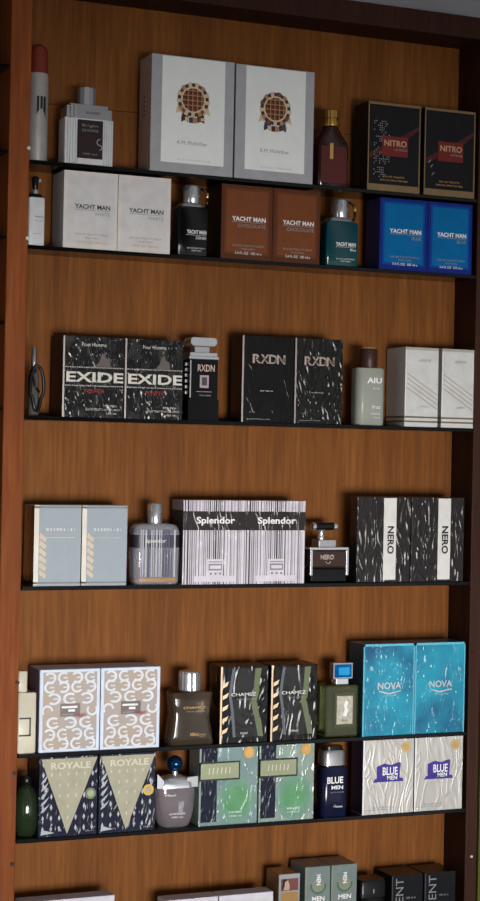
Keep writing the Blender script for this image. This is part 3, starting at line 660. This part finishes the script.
# amber bottle
AMB = mat('maroon_glass', (48, 13, 10), 0.08, trans=0.2, coat=0.4); AML = mat('rust_label', (82, 28, 23), 0.5)
t = bottle('maroon amber bottle with gold cap on top shelf', 1.2025, ZS[0], 0.034)
b = MB(); b.rloft([(0.053, 0.032, 0.006, 0), (0.056, 0.034, 0.007, 0.003), (0.056, 0.034, 0.007, 0.066), (0.054, 0.033, 0.009, 0.074), (0.041, 0.028, 0.011, 0.086), (0.030, 0.024, 0.0115, 0.096), (0.024, 0.022, 0.0105, 0.101)], AMB); b.build('body', t)
b = MB(); b.lathe([(0.0135, 0.101), (0.0142, 0.103), (0.0142, 0.109), (0.0128, 0.110), (0.0128, 0.113), (0.0146, 0.114), (0.0146, 0.126), (0.013, 0.1275)], GOLD, flute=0.04, seg=36); b.build('cap', t)
b = MB(); b.box(-0.023, 0.023, -0.0181, -0.0165, 0.006, 0.066, AML); b.box(-0.008, -0.002, -0.0188, -0.018, 0.045, 0.071, GOLDP); b.build('label', t)

# black and teal bottles with a shackle at the cap
def shackle_bottle(label, x0, x1, glass, ink, sub, capx, hb, hc, capm, edge):
    w = x1-x0; t = bottle(label, (x0+x1)/2, ZS[1], 0.034)
    b = MB(); b.rloft([(w-0.002, 0.033, 0.003, 0), (w, 0.035, 0.004, 0.002), (w, 0.035, 0.004, hb-0.004), (w-0.006, 0.031, 0.006, hb)], glass)
    b.text('YACHT MAN', 0.006, hb*0.49, -0.0179, ink, w*0.62, 0.0062, bold=True); b.quad(-0.012, w*0.42, hb*0.425, hb*0.43, -0.0179, ink)
    b.text(sub, 0, hb*0.375, -0.0179, ink, None, 0.0042, right=w*0.42)
    b.text('EAU DE TOILETTE SPRAY', 0.006, hb*0.165, -0.0179, ink, w*0.58, 0.0022); b.text('FOR MEN', 0.006, hb*0.115, -0.0179, ink, w*0.3, 0.002)
    b.build('body', t)
    b = MB(); b.rloft([(w*0.72, 0.026, 0.005, hb), (w*0.72, 0.026, 0.005, hb+0.003), (w*0.6, 0.022, 0.005, hb+0.006)], edge); b.build('collar', t)
    b = MB(); b.lathe([(0.0125, hb+0.006), (0.0135, hb+0.008), (0.0135, hc-0.002), (0.012, hc)], capm, ox=capx, seg=32); b.build('cap', t)
    b = MB(); p = [(capx+0.0115, 0, hc-0.004), (capx+0.019, 0, hc-0.004), (capx+0.026, 0, hc-0.009), (capx+0.0275, 0, hb+0.012), (capx+0.024, 0, hb+0.004)]
    b.tube(p, 0.0022, BLACKP); b.lathe([(0.0028, hc-0.017), (0.0034, hc-0.014), (0.0028, hc-0.010)], GOLD, ox=capx+0.026, oy=-0.002, seg=12); b.build('shackle', t)
    return t
TEAL = mat('teal_glass', (10, 76, 76), 0.06, trans=0.2, coat=0.4, spec=0.3, col2=(8, 66, 80), scale=20)
shackle_bottle('black glass bottle with silver cap and white lettering, between white and brown boxes', 0.9325, 0.9855, BLACKG, WHITEP, 'DENSE', 0.003, 0.0785, 0.1135, CHROME, STEEL)
shackle_bottle('teal glass bottle with silver cap, between brown and blue boxes', 1.192, 1.2500, TEAL, WHITEP, 'Blue', 0.003, 0.0745, 0.1115, CHROME, STEEL)

# small white spray bottle by the upright
t = bottle('small white bottle with black sprayer, half behind the wooden upright', 0.7045, ZS[1], 0.026)
b = MB(); b.rloft([(0.0245, 0.025, 0.003, 0), (0.0255, 0.026, 0.003, 0.002), (0.0255, 0.026, 0.003, 0.0715), (0.0235, 0.024, 0.003, 0.0735)], WB)
b.text('WHITE', 0.0035, 0.044, -0.0134, DGREYP, 0.013, 0.003); b.text('FOR MEN', 0.0035, 0.038, -0.0134, GREYP, 0.012, 0.002); b.quad(-0.006, 0.008, 0.018, 0.0186, -0.0134, GREYP); b.build('body', t)
b = MB(); b.lathe([(0.0115, 0.0735), (0.0115, 0.078), (0.007, 0.080)], BLACKP); b.lathe([(0.005, 0.080), (0.0055, 0.085), (0.004, 0.087)], CHROME); b.build('collar', t)
b = MB(); b.lathe([(0.0035, 0.087), (0.0042, 0.089), (0.006, 0.104), (0.003, 0.107)], BLACKP); b.box(0.0, 0.0088, -0.002, 0.002, 0.0985, 0.1035, CHROME); b.build('sprayer', t)

# vial with a cord loop
VG = mat('grey_vial_glass', (96, 92, 86), 0.1, trans=0.3, coat=0.4)
t = bottle('slim grey vial with black cord loop, beside the wooden upright', 0.7085, ZS[2], 0.018, 'perfume_vial', y0=0.010)
b = MB(); b.rloft([(0.013, 0.013, 0.004, 0), (0.016, 0.016, 0.005, 0.003), (0.016, 0.016, 0.005, 0.062), (0.008, 0.008, 0.0035, 0.072)], VG); b.build('body', t)
b = MB(); b.lathe([(0.004, 0.072), (0.0045, 0.074), (0.0038, 0.104), (0.002, 0.106)], STEEL); b.build('cap', t)
b = MB(); n = 28
b.tube([(0.0105*math.sin(2*math.pi*i/n)*(1.0 if math.cos(2*math.pi*i/n) < 0.3 else 0.7) + 0.002, -0.0130 + 0.001*math.sin(4*math.pi*i/n), 0.042 - 0.034*math.cos(2*math.pi*i/n)) for i in range(n)], 0.0027, BLACKP, closed=True)
b.tube([(0.0, -0.0105, 0.071), (-0.004, -0.011, 0.060), (-0.001, -0.0125, 0.046), (0.006, -0.0125, 0.036)], 0.0018, BLACKP); b.build('cord_loop', t)

# black flacon with stepped chrome collar
PINKP = mat('pink_grey_plate', (176, 152, 160), 0.4)
t = bottle('tall black square flacon with stepped silver collar and pink-grey plate', 0.9825, ZS[2], 0.036)
b = MB(); b.box(-0.0245, 0.0245, -0.0165, 0.018, 0, 0.097, BLACKG); b.box(-0.0262, 0.0262, -0.018, 0.0182, 0, 0.034, BLACKG)
b.box(-0.0235, -0.0210, -0.0172, -0.016, 0.036, 0.096, STEEL)
b.quad(-0.012, 0.014, 0.0455, 0.0465, -0.0171, GREYP); b.text('RXDN', 0.004, 0.0835, -0.0172, RXT, 0.029, 0.011, bold=True)
b.text('POUR HOMME', 0.003, 0.040, -0.0171, GREYP, 0.02, 0.0025); b.build('body', t, 0.0012)
b = MB(); b.box(-0.0065, 0.0085, -0.0176, -0.0162, 0.052, 0.072, PINKP); b.quad(-0.0035, 0.0055, 0.056, 0.069, -0.018, DGREYP); b.build('plate', t)
for q in range(6):
    b = MB(); b.rloft([(0.004, 0.006, 0.0015, 0.042+q*0.009), (0.004, 0.006, 0.0015, 0.047+q*0.009)], STEEL, ox=-0.0258, oy=-0.004); b.build('stud', t)
b = MB(); b.box(-0.0255, 0.0255, -0.018, 0.018, 0.097, 0.102, CHROME); b.box(-0.0235, 0.0235, -0.016, 0.016, 0.102, 0.108, CHROME); b.build('collar', t, 0.001)
b = MB(); b.box(-0.014, 0.012, -0.011, 0.011, 0.108, 0.118, STEEL); b.prism([(-0.018, 0.118), (0.018, 0.118), (0.0225, 0.122), (0.0225, 0.129), (0.019, 0.132), (-0.019, 0.132), (-0.0225, 0.129), (-0.0225, 0.122)], -0.016, 0.016, CHROME); b.build('cap', t, 0.0008)

# frosted bottle with brown cap
FRO = mat('frosted_glass', (148, 152, 142), 0.5, trans=0.0, coat=0.2, var=0.04); BRC = mat('dark_brown_cap', (58, 34, 30), 0.4)
t = bottle('frosted grey-green bottle with dark brown cap and white lettering', 1.2810, ZS[2], 0.034)
b = MB(); b.rloft([(0.050, 0.031, 0.010, 0), (0.052, 0.034, 0.012, 0.002), (0.052, 0.034, 0.012, 0.092), (0.049, 0.031, 0.012, 0.095)], FRO, n=8)
b.text('AIU', 0.004, 0.0745, -0.0174, WHITEP, 0.027, 0.0095, bold=True); b.text('for him', 0.008, 0.062, -0.0174, WHITEP, 0.013, 0.004)
b.text('fraz', 0.008, 0.031, -0.0174, WHITEP, 0.015, 0.006); b.text('TOILETTE', 0.006, 0.0195, -0.0174, WHITEP, 0.017, 0.003); b.text('100 ml', 0.009, 0.0135, -0.0174, WHITEP, 0.011, 0.003); b.build('body', t)
b = MB(); b.lathe([(0.0150, 0.095), (0.0155, 0.096), (0.0155, 0.125), (0.0142, 0.1275)], BRC); b.lathe([(0.0138, 0.1275), (0.0133, 0.1290)], GOLDP); b.build('cap', t)

# rounded striped glass bottle
CLR = mat('clear_grey_glass', (226, 226, 236), 0.03, trans=0.74, ior=1.3, coat=0.2, var=0.02); DBAND = mat('charcoal_bottle_band', (46, 46, 48), 0.4); STR1 = mat('grey_blue_stripe', (74, 76, 100), 0.4); STR2 = mat('pale_stripe', (176, 176, 190), 0.4)
AMBL = mat('amber_base', (170, 128, 84), 0.3)
t = bottle('rounded clear bottle with vertical stripes, charcoal band and chrome cap', 0.9112, ZS[3], 0.036)
b = MB(); b.rloft([(0.070, 0.030, 0.008, 0), (0.075, 0.034, 0.010, 0.004), (0.077, 0.035, 0.010, 0.040), (0.077, 0.035, 0.010, 0.082), (0.074, 0.033, 0.012, 0.089), (0.066, 0.029, 0.012, 0.094), (0.040, 0.022, 0.010, 0.0955)], CLR, n=6)
r = random.Random(3); x = -0.029
while x < 0.028:
    w_ = r.choice((0.0014, 0.002, 0.0028)); b.quad(x, x+w_, 0.012, 0.086, -0.0180, r.choice((STR1, STR1, STR2))); x += w_ + r.choice((0.0016, 0.0026))
b.build('body', t)
b = MB(); b.rloft([(0.0776, 0.0357, 0.0103, 0.058), (0.0776, 0.0357, 0.0103, 0.078)], DBAND, n=6); b.text('Splendor', -0.004, 0.068, -0.0188, WHITEP, 0.034, 0.008); b.build('band', t)
b = MB(); b.rloft([(0.071, 0.0345, 0.009, 0.0045), (0.072, 0.0352, 0.009, 0.010)], AMBL, n=6); b.build('base', t)
b = MB(); b.lathe([(0.0115, 0.0955), (0.0118, 0.097), (0.0118, 0.125), (0.0105, 0.1265)], CHROME); b.build('cap', t)

# brown flacon with a lying cylinder stopper
BRG = mat('brown_smoke_glass', (56, 38, 30), 0.08, trans=0.15, coat=0.6)
t = bottle('low brown-black flacon with lying cylinder stopper and silver shoulders', 1.2095, ZS[3], 0.036)
b = MB(); b.box(-0.033, 0.033, -0.0165, 0.017, 0.0, 0.024, BLACKG); b.box(-0.033, 0.033, -0.0165, 0.017, 0.024, 0.053, BRG)
b.text('NERO', -0.004, 0.042, -0.0172, RXT, 0.024, 0.008, bold=True); b.arc(-0.002, 0.036, 0.004, 0.005, 190, 350, -0.0171, RXT, 8); b.build('body', t, 0.003)
b = MB(); b.box(-0.0350, 0.0350, -0.0175, 0.0175, 0.0535, 0.058, CHROME); b.box(-0.018, 0.013, -0.014, 0.014, 0.058, 0.070, STEEL); b.lathe([(0.006, 0.070), (0.0065, 0.074), (0.004, 0.081), (0.006, 0.086)], CHROME, ox=-0.008); b.build('shoulder', t, 0.0008)
for sx_ in (-0.0340, 0.0310):
    b = MB(); b.box(sx_-0.001, sx_+0.0035, -0.0185, -0.0160, 0.012, 0.0535, CHROME); b.build('side_clip', t, 0.0006)
b = MB(); P = [(0.0065*math.cos(2*math.pi*i/20), 0.0065*math.sin(2*math.pi*i/20)) for i in range(20)]
for x0_, x1_, m in ((-0.0245, -0.0185, CHROME), (-0.0185, 0.0135, BLACKP), (0.0135, 0.0195, CHROME)):
    vs_ = [(x0_, y, 0.0915+z) for y, z in P] + [(x1_, y, 0.0915+z) for y, z in P]
    b.add(vs_, [tuple(range(20))[::-1], tuple(range(20, 40))] + [(i, (i+1) % 20, (i+1) % 20+20, i+20) for i in range(20)], m)
b.build('stopper', t, 0.0006)

# cream bottle by the upright
CREAM = mat('cream_enamel', (206, 198, 178), 0.4, coat=0.2)
t = bottle('cream bottle with framed label, half behind the wooden upright', 0.7055, ZS[4], 0.034)
b = MB(); b.rloft([(0.028, 0.033, 0.002, 0), (0.029, 0.034, 0.003, 0.002), (0.029, 0.034, 0.003, 0.090), (0.0265, 0.031, 0.003, 0.092)], CREAM)
for x0_, x1_, z0_, z1_ in ((-0.012, 0.006, 0.052, 0.0545), (-0.012, 0.006, 0.026, 0.0285), (0.0035, 0.006, 0.026, 0.0545)): b.quad(x0_, x1_, z0_, z1_, -0.0174, DGREYP)
b.build('body', t)
b = MB(); b.rloft([(0.014, 0.020, 0.002, 0.092), (0.015, 0.021, 0.003, 0.094), (0.015, 0.021, 0.003, 0.122), (0.013, 0.018, 0.003, 0.124)], CREAM, ox=-0.006); b.build('cap', t)

# dark waisted bottle
SMK = mat('brown_grey_smoke_glass', (120, 104, 84), 0.05, trans=0.8, coat=0.2)
t = bottle('dark smoky waisted bottle with fluted chrome cap', 0.9755, ZS[4], 0.036)
b = MB(); b.rloft([(0.073, 0.034, 0.006, 0), (0.0745, 0.036, 0.007, 0.003), (0.070, 0.034, 0.007, 0.020), (0.063, 0.031, 0.007, 0.042), (0.065, 0.032, 0.007, 0.058), (0.071, 0.034, 0.007, 0.080), (0.069, 0.032, 0.007, 0.083)], SMK)
b.text('CHAMEZ', 0.003, 0.059, -0.0172, GOLDP, 0.038, 0.0035); b.text('POUR HOMME', 0.005, 0.053, -0.0172, GREYP, 0.03, 0.0025); b.text('100ml', 0.003, 0.017, -0.0182, GOLDP, 0.014, 0.005); b.build('body', t)
b = MB(); b.lathe([(0.016, 0.084), (0.0172, 0.086), (0.0172, 0.112), (0.0158, 0.115)], CHROME, seg=40, flute=0.035); b.lathe([(0.012, 0.0828), (0.012, 0.085)], BLACKP); b.build('cap', t)

# green bottle with blue jewel cap
GRG = mat('olive_green_glass', (150, 158, 100), 0.03, trans=0.9, coat=0.2); BLJ = mat('blue_jewel', (8, 84, 150), 0.2, spec=0.2, col2=(16, 110, 180), scale=60); BLJ2 = mat('bright_blue_facet', (30, 150, 205), 0.15, spec=0.3)
PLQ = mat('pewter_relief', (150, 146, 134), 0.4, metal=0.4, col2=(196, 190, 176), scale=160)
t = bottle('square olive green glass bottle with blue jewel cap and pewter plaque', 1.2385, ZS[4], 0.038)
b = MB(); b.box(-0.0300, 0.0300, -0.0175, 0.019, 0, 0.086, GRG); b.build('body', t, 0.004)
b = MB(); b.box(-0.015, 0.022, -0.0188, -0.0170, 0.017, 0.074, mat('plaque_rim', (70, 74, 46), 0.3)); b.box(-0.011, 0.018, -0.0198, -0.0180, 0.022, 0.068, PLQ)
b.poly([(0.000, 0.036), (0.006, 0.034), (0.010, 0.044), (0.007, 0.050), (0.010, 0.058), (0.005, 0.062), (0.002, 0.054), (0.003, 0.046)], -0.0202, WHITEP)
b.text('100 ml', 0.003, 0.028, -0.0202, DGREYP, 0.012, 0.0028); b.build('plaque', t)
b = MB(); b.box(-0.010, 0.013, -0.013, 0.005, 0.086, 0.096, CHROME); b.build('neck', t, 0.001)
b = MB(); b.box(-0.0160, 0.0190, -0.015, 0.000, 0.096, 0.1215, STEEL)
xo0, xo1, zo0, zo1 = -0.0140, 0.0170, 0.098, 0.1195; xi0, xi1, zi0, zi1 = -0.0085, 0.0115, 0.1025, 0.115
for a, m in ((((xo0, zo0), (xo1, zo0), (xi1, zi0), (xi0, zi0)), BLJ), (((xo1, zo0), (xo1, zo1), (xi1, zi1), (xi1, zi0)), BLJ), (((xo1, zo1), (xo0, zo1), (xi0, zi1), (xi1, zi1)), BLJ), (((xo0, zo1), (xo0, zo0), (xi0, zi0), (xi0, zi1)), BLJ)):
    b.add([(a[0][0], -0.0155, a[0][1]), (a[1][0], -0.0155, a[1][1]), (a[2][0], -0.0195, a[2][1]), (a[3][0], -0.0195, a[3][1])], [(0,1,2,3)], m)
b.quad(xi0, xi1, zi0, zi1, -0.0195, BLJ2); b.build('cap', t)

# dark green round bottle by the upright
DGG = mat('dark_green_glass', (92, 118, 80), 0.04, trans=0.85, coat=0.3); DGC = mat('dark_green_liquid', (30, 44, 26), 0.2)
t = bottle('round dark green bottle, half behind the wooden upright on lowest glass shelf', 0.7120, ZS[5], 0.042)
b = MB(); b.lathe([(0.011, 0), (0.0145, 0.002), (0.0185, 0.014), (0.0205, 0.030), (0.0203, 0.044), (0.0178, 0.060), (0.0125, 0.072), (0.007, 0.077)], DGG); b.build('body', t)
b = MB(); b.lathe([(0.008, 0.008), (0.012, 0.016), (0.0145, 0.032), (0.0135, 0.050), (0.009, 0.064), (0.003, 0.070)], DGC, ox=-0.004); b.build('core', t)
b = MB(); b.lathe([(0.0075, 0.077), (0.0085, 0.078), (0.0085, 0.089), (0.0065, 0.092)], BLACKP); b.build('cap', t)

# clear vase shaped bottle with blue ball cap
VAS = mat('clear_smoky_glass', (206, 200, 210), 0.03, trans=0.82, ior=1.35, coat=0.2, var=0.02); BALL = mat('metallic_blue_ball', (28, 66, 112), 0.15, metal=0.8)
t = bottle('clear vase-shaped bottle with silver shoulders and metallic blue ball cap', 0.9525, ZS[5], 0.036)
b = MB(); b.rloft([(0.040, 0.026, 0.010, 0), (0.050, 0.032, 0.013, 0.003), (0.060, 0.035, 0.015, 0.016), (0.066, 0.036, 0.016, 0.034), (0.068, 0.036, 0.016, 0.056), (0.068, 0.035, 0.016, 0.064)], VAS, n=7)
b.text('EAU DE TOILETTE', 0.0, 0.022, -0.0182, WHITEP, 0.026, 0.0025); b.text('100 ml', 0.0, 0.017, -0.0182, WHITEP, 0.018, 0.0025); b.text('Maxi', -0.012, 0.052, -0.0184, WHITEP, 0.018, 0.0035); b.build('body', t)
b = MB(); b.rloft([(0.0685, 0.0355, 0.016, 0.062), (0.068, 0.035, 0.016, 0.070), (0.050, 0.030, 0.014, 0.077), (0.026, 0.022, 0.010, 0.080)], CHROME, n=7)
b.prism([(-0.034, 0.063), (-0.022, 0.063), (-0.023, 0.075), (-0.034, 0.086)], -0.0165, -0.0125, CHROME)
b.prism([(0.034, 0.063), (0.034, 0.080), (0.016, 0.078), (0.014, 0.063)], -0.0165, -0.0125, STEEL); b.build('shoulder', t)
b = MB(); b.lathe([(0.0015, 0.0855)] + [(0.0128*math.sin(a), 0.0985 - 0.0128*math.cos(a)) for a in [math.pi*i/12 for i in range(1, 12)]] + [(0.001, 0.1115)], BALL, ox=0.001); b.lathe([(0.005, 0.079), (0.005, 0.088)], CHROME, ox=0.001, seg=16); b.build('cap', t)

# navy bottle with silver cap
NVY = mat('navy_gloss', (18, 22, 48), 0.15, coat=0.6)
t = bottle('navy bottle with broad silver cap and white lettering, beside crinkled green box', 1.2285, ZS[5], 0.034)
b = MB(); b.rloft([(0.045, 0.033, 0.008, 0), (0.047, 0.034, 0.009, 0.002), (0.047, 0.034, 0.009, 0.079), (0.044, 0.032, 0.009, 0.081)], NVY, n=6)
b.text('BLUE', -0.001, 0.060, -0.0174, WHITEP, 0.029, 0.011, bold=True); b.text('MEN', 0.003, 0.048, -0.0174, WHITEP, 0.021, 0.006, bold=True); b.text('EAU DE TOILETTE', 0.003, 0.040, -0.0174, GREYP, 0.024, 0.002); b.text('Homme', 0.005, 0.017, -0.0174, WHITEP, 0.016, 0.004); b.build('body', t)
b = MB(); b.rloft([(0.042, 0.031, 0.009, 0.0835), (0.0415, 0.030, 0.009, 0.104), (0.038, 0.027, 0.008, 0.108)], STEEL, n=6); b.rloft([(0.038, 0.028, 0.008, 0.081), (0.038, 0.028, 0.008, 0.0835)], BLACKP, n=6); b.build('cap', t)
b = MB(); b.rloft([(0.034, 0.025, 0.008, 0.108), (0.033, 0.024, 0.008, 0.114)], BLACKP, n=6); b.build('top_button', t)

# black capped bottle in the lowest row
t = bottle('black bottle with glossy black cap and white label, beside grey-green boxes', 1.303, ZB, 0.04)
b = MB(); b.rloft([(0.046, 0.036, 0.006, 0), (0.048, 0.038, 0.007, 0.003), (0.048, 0.038, 0.007, 0.088), (0.044, 0.034, 0.007, 0.093)], BLACKG); b.build('body', t)
b = MB(); b.box(-0.021, 0.021, -0.0197, -0.0185, 0.02, 0.084, NEB); b.build('label', t)
b = MB(); b.rloft([(0.049, 0.038, 0.006, 0.093), (0.049, 0.038, 0.006, 0.118), (0.046, 0.035, 0.007, 0.122)], BLACKP); b.quad(-0.001, 0.001, 0.100, 0.107, -0.0193, CHROME); b.build('cap', t)

# labels, plates, bands and studs sit on the glass body: sub-parts of it
for root in [o for o in COL.objects if o.type == 'EMPTY' and o.get('category') == 'bottle']:
    kids = list(root.children)
    body = next((k for k in kids if k.name.split('.')[0] == 'body'), None)
    for k in kids:
        if body and k is not body and k.name.split('.')[0] in ('label', 'plate', 'plaque', 'band', 'base', 'stud', 'side_clip', 'core'): k.parent = body
